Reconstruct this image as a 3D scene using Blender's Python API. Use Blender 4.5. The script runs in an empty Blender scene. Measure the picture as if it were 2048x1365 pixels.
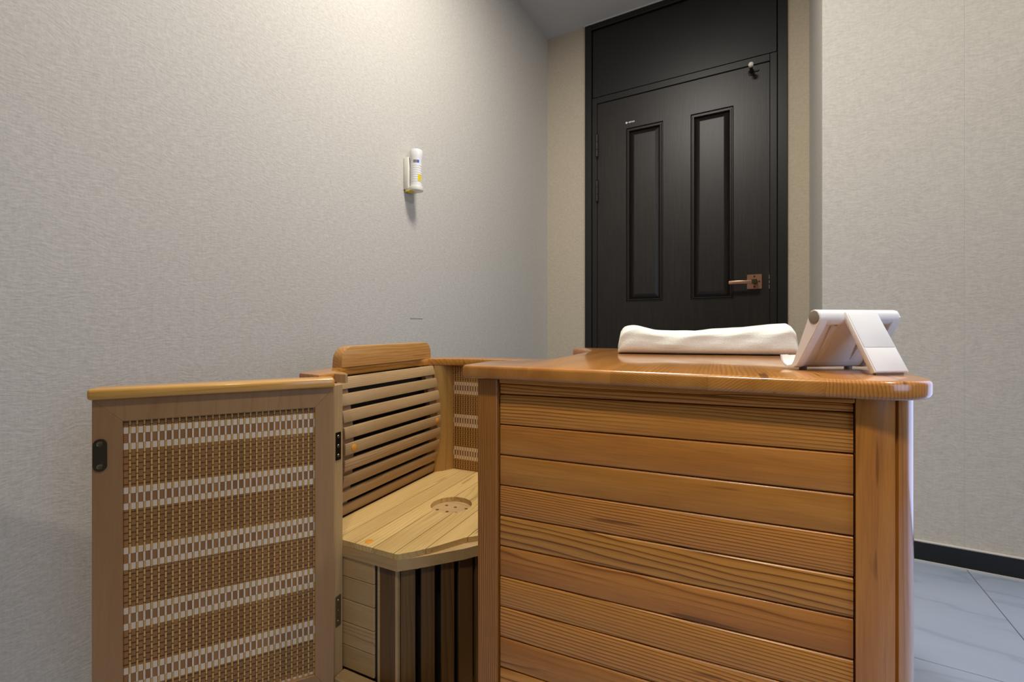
import bpy, bmesh, math, random
from mathutils import Vector, Matrix
random.seed(7)
D = bpy.data
SC = bpy.context.scene
COL = SC.collection
R = math.radians

# ------------------------------------------------------------------ camera, sky, lamps, exposure
# room axes: x runs along the door wall, y towards the door wall, z up; metres
cam = D.objects.new('camera', D.cameras.new('camera'))
COL.objects.link(cam)
cam.location = (0, 0, 0.776)
cam.rotation_euler = (R(90), 0, R(29.41))
cam.data.sensor_width = 36
cam.data.lens = 15.996
cam.data.shift_y = -0.01343
cam.data.clip_start = 0.02
SC.camera = cam

W = D.worlds.new('world'); SC.world = W
W.use_nodes = True
bg = W.node_tree.nodes['Background']
bg.inputs[0].default_value = (0.84, 0.92, 1.0, 1)
bg.inputs[1].default_value = 0.10

def area(name, loc, target, size, power, color, size_y=None, spread=180):
    l = D.lights.new(name, 'AREA'); l.energy = power; l.color = color
    l.shape = 'RECTANGLE' if size_y else 'DISK'
    l.size = size
    if size_y: l.size_y = size_y
    l.spread = R(spread)
    o = D.objects.new(name, l); COL.objects.link(o)
    o.location = loc
    o.rotation_euler = (Vector(target) - Vector(loc)).to_track_quat('-Z', 'Y').to_euler()
    return o

area('downlight', (-0.42, 1.02, 2.56), (-0.42, 1.02, 0), 0.34, 27, (1.0, 0.95, 0.87))
area('downlight', (1.05, 0.92, 2.56), (0.50, 0.92, 0), 0.12, 11, (1.0, 0.92, 0.80))
area('downlight', (0.15, -0.40, 2.56), (0.0, 0.70, 0.45), 0.24, 3.8, (1.0, 0.91, 0.76), spread=60)
area('unseen_daylight', (1.95, 0.30, 1.30), (-1.2, 1.9, 0.9), 1.8, 7, (0.52, 0.68, 1.0), 1.5, spread=90)
area('unseen_daylight', (1.36, 1.96, 0.98), (1.36, 0.0, 0.98), 1.10, 10, (0.50, 0.62, 1.0), 1.9)  # guessed light out of view, added for the bluish reflection on the corner post

vs = SC.view_settings
vs.view_transform = 'Standard'; vs.look = 'None'; vs.gamma = 1.0
vs.use_curve_mapping = False
vs.exposure = 0.13

# ------------------------------------------------------------------ materials
def srgb(r, g, b):
    f = lambda v: (v/255/12.92) if v/255 <= 0.04045 else ((v/255+0.055)/1.055)**2.4
    return (f(r), f(g), f(b), 1)

class NT:
    def __init__(s, name):
        s.m = D.materials.new(name); s.m.use_nodes = True
        s.t = s.m.node_tree; s.n = s.t.nodes; s.b = s.n['Principled BSDF']
    def new(s, kind, **kw):
        x = s.n.new(kind)
        for k, v in kw.items(): setattr(x, k, v)
        return x
    def link(s, a, b): s.t.links.new(a, b)
    def math(s, op, a, b=None, c=None):
        x = s.new('ShaderNodeMath', operation=op)
        for i, v in enumerate((a, b, c)):
            if v is None: continue
            if isinstance(v, (int, float)): x.inputs[i].default_value = v
            else: s.link(v, x.inputs[i])
        return x.outputs[0]
    def vmul(s, v, k):
        x = s.new('ShaderNodeVectorMath', operation='MULTIPLY')
        s.link(v, x.inputs[0]); x.inputs[1].default_value = k
        return x.outputs[0]
    def noise(s, vec, scale, detail=2.0, rough=0.5):
        x = s.new('ShaderNodeTexNoise')
        x.inputs['Scale'].default_value = scale; x.inputs['Detail'].default_value = detail
        x.inputs['Roughness'].default_value = rough
        s.link(vec, x.inputs['Vector']); return x.outputs['Fac']
    def ramp(s, fac, stops, interp='LINEAR'):
        x = s.new('ShaderNodeValToRGB'); cr = x.color_ramp; cr.interpolation = interp
        while len(cr.elements) < len(stops): cr.elements.new(0.5)
        for e, (p, c) in zip(cr.elements, stops): e.position = p; e.color = c
        s.link(fac, x.inputs[0]); return x.outputs[0]
    def mix(s, fac, a, b, mode='MIX'):
        x = s.new('ShaderNodeMix', data_type='RGBA', blend_type=mode)
        for i, v in ((0, fac), (6, a), (7, b)):
            if isinstance(v, (int, float)): x.inputs[i].default_value = v
            elif isinstance(v, tuple): x.inputs[i].default_value = v
            else: s.link(v, x.inputs[i])
        return x.outputs[2]
    def bump(s, h, strength, dist):
        x = s.new('ShaderNodeBump'); x.inputs['Strength'].default_value = strength
        x.inputs['Distance'].default_value = dist
        s.link(h, x.inputs['Height']); s.link(x.outputs[0], s.b.inputs['Normal'])

def plain(name, col, rough=0.5, metal=0.0, spec=0.5, coat=0.0):
    t = NT(name); t.b.inputs['Base Color'].default_value = col
    t.b.inputs['Roughness'].default_value = rough; t.b.inputs['Metallic'].default_value = metal
    t.b.inputs['Specular IOR Level'].default_value = spec
    t.b.inputs['Coat Weight'].default_value = coat; t.b.inputs['Coat Roughness'].default_value = 0.1
    # a trace of surface grain, so nothing is perfectly flat
    co = t.new('ShaderNodeTexCoord').outputs['Object']
    n = t.noise(co, 180, 3)
    t.bump(n, 0.06, 0.001)
    return t.m

def wood(name, light, mid, dark, grain='x', cross=(0, 1, 0.6), freq=60, wav=1.6, contrast=1.0, rough=0.4, coat=0.0, vary=0.25, fibre=0.35, turn=0.0):
    """annual-ring lines seen as bands across `cross`, stretched along the `grain` axis; every piece gets its own cut"""
    t = NT(name)
    co = t.new('ShaderNodeTexCoord').outputs['Object']
    rnd = t.new('ShaderNodeObjectInfo').outputs['Random']
    off = t.new('ShaderNodeCombineXYZ')
    for i, k in enumerate((37.0, 91.0, 53.0)): t.link(t.math('MULTIPLY', rnd, k), off.inputs[i])
    add = t.new('ShaderNodeVectorMath', operation='ADD'); t.link(co, add.inputs[0]); t.link(off.outputs[0], add.inputs[1])
    p = add.outputs[0]
    ax = 'xyz'.index(grain)
    def along(a, b):
        k = [b, b, b]; k[ax] = a
        return t.vmul(p, tuple(k))
    slow = t.noise(along(0.10, 1.0), 8.0, 2.0, 0.45)
    uneven = t.noise(along(0.12, 1.0), 55.0, 1.0, 0.5)
    d = t.new('ShaderNodeVectorMath', operation='DOT_PRODUCT'); t.link(co, d.inputs[0]); d.inputs[1].default_value = cross
    if turn:
        # boards cut at different angles to the rings: turn the ring direction from piece to piece
        a = t.math('MULTIPLY', t.math('SUBTRACT', t.math('FRACT', t.math('MULTIPLY', rnd, 13.7)), 0.5), turn)
        sp = t.new('ShaderNodeSeparateXYZ'); t.link(co, sp.inputs[0])
        dv = t.math('ADD', t.math('MULTIPLY', sp.outputs[0], t.math('COSINE', a)), t.math('MULTIPLY', sp.outputs[2], t.math('SINE', a)))
    else: dv = d.outputs['Value']
    fq = t.math('ADD', t.math('MULTIPLY', t.math('FRACT', t.math('MULTIPLY', rnd, 5.17)), freq*0.9), freq*0.6)
    band = t.math('ADD', t.math('MULTIPLY', dv, fq), t.math('MULTIPLY', slow, wav*7.0))
    band = t.math('ADD', band, t.math('MULTIPLY', uneven, 1.3))
    band = t.math('ADD', band, t.math('MULTIPLY', rnd, 29.0))
    fr = t.math('FRACT', band)
    fib = t.noise(along(0.35, 9.0), 60.0, 3.0, 0.6)
    c0 = t.ramp(fr, [(0.0, mid), (0.10, light), (0.45, light), (0.80, mid), (0.90, dark), (0.95, dark), (1.0, mid)])
    tone = t.noise(along(0.12, 1.0), 26.0, 2.0, 0.5)
    soft = t.mix(t.ramp(tone, [(0.3, (0, 0, 0, 1)), (0.7, (1, 1, 1, 1))]), light, mid)
    # the strength of the lines differs from place to place and from board to board
    patch = t.math('ADD', t.noise(along(0.15, 1.0), 16.0, 1.0), t.math('MULTIPLY', t.math('SUBTRACT', t.math('FRACT', t.math('MULTIPLY', rnd, 3.77)), 0.5), 0.42))
    amt = t.math('MULTIPLY', t.ramp(patch, [(0.30, (0.04,)*3+(1,)), (0.66, (1, 1, 1, 1))]), contrast)
    c1 = t.mix(amt, soft, c0)
    c2 = t.mix(fibre, c1, t.ramp(fib, [(0.3, (0.36, 0.36, 0.36, 1)), (0.62, (0.66, 0.66, 0.66, 1))]), 'OVERLAY')
    fl = t.noise(along(0.16, 2.2), 34.0, 1.0, 0.4)
    c2 = t.mix(t.ramp(fl, [(0.735, (0, 0, 0, 1)), (0.77, (0.75, 0.75, 0.75, 1))]), c2, dark)
    hsv = t.new('ShaderNodeHueSaturation')
    t.link(c2, hsv.inputs['Color'])
    rv = t.math('FRACT', t.math('MULTIPLY', rnd, 7.31))
    t.link(t.math('ADD', t.math('MULTIPLY', rv, vary), 1.0 - vary*0.5), hsv.inputs['Value'])
    t.link(t.math('ADD', t.math('MULTIPLY', rnd, 0.006), 0.500), hsv.inputs['Hue'])
    t.link(hsv.outputs[0], t.b.inputs['Base Color'])
    t.b.inputs['Roughness'].default_value = rough
    t.b.inputs['Coat Weight'].default_value = coat; t.b.inputs['Coat Roughness'].default_value = 0.12
    t.bump(t.math('ADD', t.math('MULTIPLY', fr, 0.4), fib), 0.10, 0.0006)
    return t.m

def wallpaper(name, base, seam=None):
    t = NT(name)
    co = t.new('ShaderNodeTexCoord').outputs['Object']
    w1 = t.noise(co, 7.0, 1.0)
    wv = t.new('ShaderNodeVectorMath', operation='ADD')
    t.link(t.vmul(co, (1.0, 1.0, 3.2)), wv.inputs[0])
    cx = t.new('ShaderNodeCombineXYZ'); t.link(t.math('MULTIPLY', w1, 0.25), cx.inputs[2]); t.link(cx.outputs[0], wv.inputs[1])
    fib = t.noise(wv.outputs[0], 62.0, 4.0, 0.62)
    fib2 = t.noise(t.vmul(co, (1.0, 1.0, 1.9)), 150.0, 2.0, 0.6)
    vert = t.noise(t.vmul(co, (3.0, 3.0, 0.6)), 70.0, 2.0, 0.6)
    lo = tuple(v*0.84 for v in base[:3])+(1,); hi = tuple(min(1, v*1.07) for v in base[:3])+(1,)
    h = t.math('ADD', t.math('MULTIPLY', fib, 0.7), t.math('ADD', t.math('MULTIPLY', fib2, 0.3), t.math('MULTIPLY', vert, 0.25)))
    c = t.ramp(h, [(0.45, lo), (0.82, hi)])
    t.link(c, t.b.inputs['Base Color'])
    t.b.inputs['Roughness'].default_value = 0.78
    t.b.inputs['Specular IOR Level'].default_value = 0.25
    if seam is not None:
        sx = t.new('ShaderNodeSeparateXYZ'); t.link(co, sx.inputs[0])
        dist = t.math('ABSOLUTE', t.math('SUBTRACT', sx.outputs[0], seam))
        pulse = t.math('SUBTRACT', 1.0, t.math('MINIMUM', t.math('DIVIDE', dist, 0.0022), 1.0))
        h = t.math('SUBTRACT', h, t.math('MULTIPLY', pulse, 0.5))
    t.bump(h, 0.55, 0.0022)
    return t.m

M = {}
M['paper'] = wallpaper('wallpaper_grey_beige', srgb(207, 202, 192))
M['paper_warm'] = wallpaper('wallpaper_beige', srgb(205, 192, 170))
M['paper_seam'] = wallpaper('wallpaper_grey_beige_seamed', srgb(207, 202, 192), seam=0.5513)
M['paper_far'] = wallpaper('wallpaper_dimmed_bounce', srgb(140, 122, 100))  # for unseen walls; coloured dark and warm to weaken bounced light
M['ceiling'] = plain('ceiling_paint', srgb(205, 205, 205), 0.85, spec=0.2)
M['caulk'] = plain('white_caulk', srgb(205, 205, 200), 0.6)
M['base_black'] = plain('black_skirting', srgb(24, 25, 27), 0.28)
M['front'] = wood('varnished_red_cedar', srgb(200, 132, 60), srgb(174, 106, 38), srgb(108, 58, 12), 'x', (0, 0.5, 1), 150, 1.3, 1.3, 0.40, 0.12, 0.24)
M['stile'] = wood('varnished_cedar_upright', srgb(172, 106, 44), srgb(150, 88, 32), srgb(84, 42, 8), 'z', (1, 0.35, 0), 190, 1.3, 1.9, 0.40, 0.12, 0.1)
M['post'] = wood('varnished_cedar_post', srgb(188, 122, 52), srgb(168, 102, 38), srgb(120, 68, 20), 'z', (1, 0.5, 0), 60, 0.9, 0.5, 0.26, 1.0, 0.1)
M['counter'] = wood('varnished_counter_cedar', srgb(188, 126, 60), srgb(160, 100, 40), srgb(96, 52, 14), 'y', (1, 0, 0.55), 300, 0.5, 0.5, 0.22, 0.7, 0.16, 0.25, 2.4)
M['rim'] = wood('varnished_rim_cedar', srgb(190, 130, 58), srgb(172, 112, 44), srgb(126, 74, 24), 'y', (1, 0, 0.5), 70, 0.9, 0.5, 0.24, 0.5, 0.1)
M['cap'] = wood('varnished_door_cap', srgb(216, 160, 84), srgb(202, 142, 66), srgb(160, 104, 42), 'x', (0, 1, 0.6), 80, 0.8, 0.5, 0.27, 0.4, 0.05)
M['head'] = wood('varnished_headrest', srgb(196, 142, 80), srgb(180, 124, 62), srgb(146, 92, 40), 'y', (0.4, 0, 1), 110, 0.9, 0.5, 0.36, 0.25, 0.1)
M['seat'] = wood('bare_hemlock_seat', srgb(206, 172, 112), srgb(192, 156, 96), srgb(158, 118, 66), 'y', (1, 0, 0.3), 80, 1.7, 0.6, 0.55, 0.0, 0.14, 0.18)
M['seat2'] = wood('bare_hemlock_edge', srgb(184, 150, 104), srgb(174, 140, 94), srgb(146, 112, 72), 'x', (0, 0.4, 1), 50, 0.8, 0.4, 0.6, 0.0, 0.08, 0.2)
M['slat'] = wood('bare_cedar_slat', srgb(182, 148, 106), srgb(166, 132, 90), srgb(132, 98, 60), 'y', (0.4, 0, 1), 210, 1.6, 0.7, 0.55, 0.0, 0.14, 0.25)
M['side'] = wood('bare_cedar_side_plank', srgb(180, 146, 102), srgb(168, 134, 90), srgb(130, 96, 58), 'x', (0, 0.4, 1), 110, 2.4, 0.7, 0.6, 0.0, 0.12, 0.25)
M['doorwood'] = wood('bare_door_frame', srgb(166, 124, 82), srgb(156, 114, 72), srgb(138, 96, 58), 'z', (1, 0.4, 0.1), 30, 1.0, 0.3, 0.5, 0.08, 0.06, 0.15)
M['hpost'] = wood('bare_hinge_post', srgb(182, 148, 104), srgb(170, 136, 92), srgb(146, 112, 72), 'z', (0.4, 1, 0.0), 130, 0.7, 0.4, 0.55, 0.05, 0.06, 0.2)
M['darkslat'] = wood('dark_heater_slat', srgb(104, 72, 34), srgb(86, 58, 24), srgb(62, 40, 12), 'z', (0.3, 1, 0), 100, 1.1, 0.5, 0.55, 0.0, 0.12, 0.25)
M['inner'] = wood('bare_inner_panel', srgb(172, 126, 66), srgb(158, 112, 54), srgb(134, 90, 40), 'z', (1, 0.6, 0), 50, 0.8, 0.4, 0.5, 0.05, 0.08, 0.2)
M['strip'] = wood('bamboo_flat_strip', srgb(160, 112, 62), srgb(144, 96, 50), srgb(118, 74, 34), 'z', (1, 0, 0), 500, 0.5, 0.4, 0.45, 0.1, 0.30, 0.25)
M['stick'] = wood('bamboo_round_stick', srgb(222, 176, 102), srgb(208, 160, 88), srgb(178, 130, 64), 'z', (1, 0, 0), 300, 0.4, 0.3, 0.4, 0.15, 0.1, 0.2)
M['ribbon'] = plain('pale_ribbon', srgb(226, 206, 182), 0.6)
M['thread'] = plain('dark_thread', srgb(78, 44, 18), 0.7)
M['black'] = plain('matt_black', srgb(14, 13, 12), 0.7)
M['plug'] = plain('orange_wood_plug', srgb(222, 150, 52), 0.35, coat=0.3)
M['bronze'] = plain('aged_bronze', srgb(86, 78, 62), 0.38, 0.85)
M['steel_dark'] = plain('dark_hinge_steel', srgb(60, 54, 48), 0.36, 0.9)
M['hinge2'] = plain('brushed_hinge_steel', srgb(118, 104, 80), 0.42, 0.8)
M['screw'] = plain('screw_steel', srgb(130, 122, 92), 0.3, 0.9)
M['white'] = plain('white_plastic', srgb(236, 234, 232), 0.28)
M['cream'] = plain('cream_plastic', srgb(232, 228, 214), 0.32)
M['grey_cap'] = plain('grey_rubber', srgb(132, 124, 110), 0.5)
M['yellow'] = plain('yellow_label', srgb(232, 204, 8), 0.4)
M['blue'] = plain('blue_lens', srgb(60, 100, 220), 0.15)
M['copper'] = plain('copper_handle', srgb(206, 160, 132), 0.30, 0.85)
M['silver'] = plain('strike_silver', srgb(190, 182, 172), 0.3, 0.9)

def door_paint():
    t = NT('black_door_paint')
    co = t.new('ShaderNodeTexCoord').outputs['Object']
    g = t.noise(t.vmul(co, (9.0, 9.0, 0.5)), 16.0, 4.0, 0.6)
    t.link(t.ramp(g, [(0.35, srgb(24, 20, 17)), (0.7, srgb(38, 32, 26))]), t.b.inputs['Base Color'])
    t.b.inputs['Roughness'].default_value = 0.42
    t.bump(g, 0.18, 0.001)
    return t.m
M['door'] = door_paint()
M['frame'] = plain('black_door_frame_paint', srgb(25, 24, 22), 0.42)

def towel_mat():
    t = NT('white_terry')
    co = t.new('ShaderNodeTexCoord').outputs['Object']
    n = t.noise(co, 420, 3, 0.7); n2 = t.noise(t.vmul(co, (0.5, 1, 2.2)), 40, 3)
    t.link(t.ramp(n, [(0.3, srgb(228, 231, 218)), (0.7, srgb(243, 246, 236))]), t.b.inputs['Base Color'])
    t.b.inputs['Roughness'].default_value = 0.95; t.b.inputs['Specular IOR Level'].default_value = 0.1
    t.b.inputs['Sheen Weight'].default_value = 0.3
    t.bump(t.math('ADD', n, t.math('MULTIPLY', n2, 1.4)), 0.5, 0.0015)
    return t.m
M['towel'] = towel_mat()

def tile_mat():
    t = NT('pale_marble_tile')
    co = t.new('ShaderNodeTexCoord').outputs['Object']
    rnd = t.new('ShaderNodeObjectInfo').outputs['Random']
    off = t.new('ShaderNodeCombineXYZ'); t.link(t.math('MULTIPLY', rnd, 40.0), off.inputs[0]); t.link(t.math('MULTIPLY', rnd, 17.0), off.inputs[1])
    a = t.new('ShaderNodeVectorMath', operation='ADD'); t.link(co, a.inputs[0]); t.link(off.outputs[0], a.inputs[1])
    n = t.noise(t.vmul(a.outputs[0], (1.0, 4.0, 1.0)), 1.6, 3.0, 0.5)
    vein = t.math('ABSOLUTE', t.math('SUBTRACT', n, 0.5))
    c = t.ramp(vein, [(0.0, srgb(146, 158, 176)), (0.03, srgb(156, 168, 187)), (0.25, srgb(161, 173, 192))])
    t.link(c, t.b.inputs['Base Color'])
    t.b.inputs['Roughness'].default_value = 0.22
    return t.m
M['tile'] = tile_mat()
M['grout'] = plain('grey_grout', srgb(120, 112, 102), 0.9)

# ------------------------------------------------------------------ mesh helpers
def finish(name, bm, mat, parent=None, smooth=None, off=(0, 0, 0), **props):
    bmesh.ops.remove_doubles(bm, verts=bm.verts, dist=1e-6)
    bmesh.ops.recalc_face_normals(bm, faces=bm.faces)
    if off != (0, 0, 0): bmesh.ops.translate(bm, vec=off, verts=bm.verts)
    me = D.meshes.new(name); bm.to_mesh(me); bm.free()
    me.materials.append(M[mat])
    if smooth:
        me.polygons.foreach_set('use_smooth', [True]*len(me.polygons))
        me.set_sharp_from_angle(angle=R(smooth))
    o = D.objects.new(name, me); COL.objects.link(o)
    if parent: o.parent = parent
    for k, v in props.items(): o[k] = v
    return o

def box(bm, x0, x1, y0, y1, z0, z1, bev=0.0, seg=1):
    vs = [bm.verts.new((x, y, z)) for z in (z0, z1) for x, y in ((x0, y0), (x1, y0), (x1, y1), (x0, y1))]
    fs = [bm.faces.new([vs[i] for i in f]) for f in ((3, 2, 1, 0), (4, 5, 6, 7), (0, 1, 5, 4), (1, 2, 6, 5), (2, 3, 7, 6), (3, 0, 4, 7))]
    if bev:
        es = list({e for f in fs for e in f.edges})
        bmesh.ops.bevel(bm, geom=es, offset=bev, segments=seg, affect='EDGES', profile=0.5)
    return vs

def boxo(name, dims, mat, parent=None, bev=0.0, seg=1, off=(0, 0, 0), **props):
    bm = bmesh.new(); box(bm, *dims, bev=bev, seg=seg)
    return finish(name, bm, mat, parent, 40 if seg > 1 else None, off, **props)

def prism(bm, pts, z0, z1, holes=(), bev=0.0, seg=3, both=True):
    """straight extrusion of an outline with holes"""
    loops = [pts] + list(holes)
    top, bot = [], []
    for lp in loops:
        a = [bm.verts.new((p[0], p[1], z0)) for p in lp]; b = [bm.verts.new((p[0], p[1], z1)) for p in lp]
        n = len(lp)
        for i in range(n):
            bm.faces.new((a[i], a[(i+1) % n], b[(i+1) % n], b[i]))
        bot.append(a); top.append(b)
    for ring in (bot, top):
        if not holes:
            bm.faces.new(ring[0])
        else:
            es = []
            for lp in ring:
                for i in range(len(lp)):
                    e = bm.edges.get((lp[i], lp[(i+1) % len(lp)])); es.append(e)
            bmesh.ops.triangle_fill(bm, use_beauty=True, use_dissolve=False, edges=es)
    bmesh.ops.recalc_face_normals(bm, faces=bm.faces)
    if bev:
        ring = top[0] + (bot[0] if both else [])
        s = set(ring)
        es = [e for e in bm.edges if e.verts[0] in s and e.verts[1] in s and abs(e.verts[0].co.z-e.verts[1].co.z) < 1e-7]
        bmesh.ops.bevel(bm, geom=es, offset=bev, segments=seg, affect='EDGES', profile=0.5, clamp_overlap=True)

def cut(bm, co, no):
    """keep the half behind the plane and close it"""
    r = bmesh.ops.bisect_plane(bm, geom=bm.verts[:]+bm.edges[:]+bm.faces[:], dist=1e-6, plane_co=co, plane_no=no, clear_outer=True)
    es = [e for e in r['geom_cut'] if isinstance(e, bmesh.types.BMEdge) and e.is_valid and e.is_boundary]
    if es: bmesh.ops.holes_fill(bm, edges=es, sides=0)

def slices(make, axis, cuts, gap=0.0):
    """yields the pieces of a shape cut by planes across the axis"""
    lim = [None] + list(cuts) + [None]
    for a, b in zip(lim[:-1], lim[1:]):
        bm = make()
        no = [0, 0, 0]; no[axis] = 1
        if b is not None:
            co = [0, 0, 0]; co[axis] = b - gap/2; cut(bm, co, no)
        if a is not None:
            co = [0, 0, 0]; co[axis] = a + gap/2; cut(bm, co, [-v for v in no])
        yield bm

def cyl(bm, p0, p1, r0, r1=None, n=24, caps=True):
    r1 = r0 if r1 is None else r1
    p0, p1 = Vector(p0), Vector(p1); ax = (p1-p0).normalized()
    q = ax.to_track_quat('Z', 'Y')
    ra, rb = [], []
    for i in range(n):
        a = 2*math.pi*i/n; d = q @ Vector((math.cos(a), math.sin(a), 0))
        ra.append(bm.verts.new(p0+d*r0)); rb.append(bm.verts.new(p1+d*r1))
    for i in range(n): bm.faces.new((ra[i], ra[(i+1) % n], rb[(i+1) % n], rb[i]))
    if caps: bm.faces.new(ra[::-1]); bm.faces.new(rb)

def lathe(bm, prof, n=28, base=Matrix()):
    rings = []
    for r, z in prof:
        rings.append([bm.verts.new(base @ Vector((r*math.cos(2*math.pi*i/n), r*math.sin(2*math.pi*i/n), z))) for i in range(n)])
    for a, b in zip(rings[:-1], rings[1:]):
        for i in range(n): bm.faces.new((a[i], a[(i+1) % n], b[(i+1) % n], b[i]))
    bm.faces.new(rings[0][::-1]); bm.faces.new(rings[-1])

def arc(cx, cy, r, a0, a1, n):
    return [(cx+r*math.cos(R(a0+(a1-a0)*i/n)), cy+r*math.sin(R(a0+(a1-a0)*i/n))) for i in range(n+1)]

def smooth_poly(pts, n=2):
    for _ in range(n):
        out = []
        for i in range(len(pts)):
            a, b = pts[i], pts[(i+1) % len(pts)]
            out += [(a[0]*0.75+b[0]*0.25, a[1]*0.75+b[1]*0.25), (a[0]*0.25+b[0]*0.75, a[1]*0.25+b[1]*0.75)]
        pts = out
    return pts

def empty(name, loc, rz=0.0, **props):
    o = D.objects.new(name, None); COL.objects.link(o)
    o.empty_display_size = 0.05
    o.location = loc; o.rotation_euler = (0, 0, rz)
    for k, v in props.items(): o[k] = v
    return o

def instance(src, loc, name=None):
    c = src.copy(); COL.objects.link(c); c.location = loc
    return c

# ------------------------------------------------------------------ the room
XL, YB, YR, XC, ZC = -1.21, 2.6, 1.993, 0.170, 2.582
boxo('wall_left', (XL-0.1, XL, -1.6, YB+0.1, 0, ZC), 'paper', kind='structure')
boxo('scuff_mark', (XL-0.0002, XL+0.0003, 1.342, 1.415, 0.8085, 0.8100), 'steel_dark', D.objects['wall_left'])
bm = bmesh.new()
box(bm, XL, -0.9584, YB, YB+0.1, 0, ZC); box(bm, 0.0810, XC, YB, YB+0.1, 0, ZC); box(bm, XL, XC, YB+0.1005, YB+0.16, 0, ZC)  # last box: added slab behind the door, blocks light leaking through its gap
finish('wall_back', bm, 'paper_warm', kind='structure')
boxo('wall_right', (XC, 2.00, YR, YB+0.1, 0, ZC), 'paper_seam', kind='structure')
boxo('wall_front', (XL-0.1, 2.10, -1.7, -1.6, 0, ZC), 'paper_far', kind='structure')
boxo('wall_side', (2.00, 2.10, -1.6, YR, 0, ZC), 'paper_far', kind='structure')
boxo('ceiling', (XL-0.1, 2.00, -1.6, YB+0.1, ZC, ZC+0.1), 'ceiling', kind='structure')

floor = boxo('floor', (XL-0.1, 2.00, -1.6, YB+0.1, -0.1, -0.004), 'grout', kind='structure')
tile0 = None
for i in range(-3, 3):
    for j in range(-5, 2):
        x0 = 0.5525+0.6*i; y0 = 1.395+0.6*j
        x1 = min(x0+0.6, 2.00); y1 = min(y0+0.6, YR if x0 > 0.1 else y0+0.6)
        if tile0 is None:
            tile0 = boxo('tile', (0.001, 0.599, 0.001, 0.599, -0.012, 0.0), 'tile', floor, 0.0006)
            tile0.location = (x0, y0, 0)
        else: instance(tile0, (x0, y0, 0))
boxo('baseboard_right', (XC, 2.00, YR-0.012, YR, 0.0, 0.064), 'base_black', kind='structure', bev=0.0015)
boxo('baseboard_back', (XL+0.012, -0.9584, YB-0.012, YB, 0.0, 0.064), 'base_black', kind='structure', bev=0.0015)
boxo('trim_1', (XC, 2.00, YR-0.016, YR-0.0005, 0.0, 0.004), 'caulk', kind='structure', label='white caulk line under the black baseboard')
boxo('trim_2', (XC, 2.00, YR-0.012, YR-0.0005, 0.064, 0.0668), 'caulk', kind='structure', label='thin white caulk line above the black baseboard')
boxo('trim_3', (-0.962, 0.085, YB-0.014, YB-0.002, ZC-0.006, ZC), 'caulk', kind='structure', label='pale caulk line between the door frame and ceiling')

# entrance door
FX0, FX1, LX0, LX1, LT, TR = -0.9584, 0.0810, -0.8835, 0.0044, 2.098, 2.140
door = empty('door_1', ((LX0+LX1)/2, YB, 0), kind='structure', label='black panelled door with transom, copper lever handle')
DO = (-(LX0+LX1)/2, -YB, 0)
def dbox(name, dims, mat, bev=0.0, **kw): return boxo(name, dims, mat, door, bev, 1, DO, **kw)
dbox('door_jamb', (FX0, -0.9175, YB-0.012, YB+0.1, 0, ZC-0.006), 'frame', 0.002)
dbox('door_jamb', (0.0388, FX1, YB-0.012, YB+0.1, 0, ZC-0.006), 'frame', 0.002)
dbox('door_head', (-0.9175, 0.0388, YB-0.012, YB+0.1, 2.545, ZC-0.006), 'frame', 0.002)
dbox('door_stop', (-0.916, LX0-0.0015, YB-0.004, YB+0.09, 0, TR-0.002), 'frame', 0.002)
dbox('door_stop', (LX1+0.0015, 0.0374, YB-0.004, YB+0.09, 0, TR-0.002), 'frame', 0.002)
dbox('transom_rail', (LX0-0.0015, LX1+0.0015, YB-0.004, YB+0.09, LT+0.003, TR-0.002), 'frame', 0.002)
dbox('transom_panel', (-0.914, 0.0354, YB+0.002, YB+0.05, TR+0.003, 2.541), 'frame', 0.001)
# leaf: stiles, rails and two sunk panels above, two below
def panel_frame(bm, x0, x1, z0, z1, yf):
    prof = [(0.0, 0.0), (0.005, 0.0075), (0.009, 0.0075), (0.0125, 0.002), (0.0165, 0.002), (0.019, 0.019), (0.043, 0.004), (0.046, 0.003)]
    rings = [[bm.verts.new(p) for p in ((x0+d, yf+y, z0+d), (x1-d, yf+y, z0+d), (x1-d, yf+y, z1-d), (x0+d, yf+y, z1-d))] for d, y in prof]
    for a, b in zip(rings[:-1], rings[1:]):
        for i in range(4): bm.faces.new((a[i], a[(i+1) % 4], b[(i+1) % 4], b[i]))
    bm.faces.new(rings[-1])
bm = bmesh.new()
yf = YB+0.002
px = [(-0.7134, -0.5078), (-0.3649, -0.1569)]; pz = [(0.20, 0.72), (0.920, 1.920)]
xs = [LX0, px[0][0], px[0][1], px[1][0], px[1][1], LX1]; zs = [0.006, 0.20, 0.72, 0.92, 1.92, LT]
for i in range(5):
    for j in range(5):
        if i in (1, 3) and j in (1, 3): continue
        v = [bm.verts.new(p) for p in ((xs[i], yf, zs[j]), (xs[i+1], yf, zs[j]), (xs[i+1], yf, zs[j+1]), (xs[i], yf, zs[j+1]))]
        bm.faces.new(v)
for a in px:
    for b in pz: panel_frame(bm, a[0], a[1], b[0], b[1], yf)
bmesh.ops.remove_doubles(bm, verts=bm.verts, dist=1e-5)
be = [e for e in bm.edges if e.is_boundary]
r = bmesh.ops.extrude_edge_only(bm, edges=be)
bmesh.ops.translate(bm, vec=(0, 0.042, 0), verts=[g for g in r['geom'] if isinstance(g, bmesh.types.BMVert)])
bmesh.ops.holes_fill(bm, edges=[e for e in bm.edges if e.is_boundary], sides=0)
finish('door_leaf', bm, 'door', door, None, DO)
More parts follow.
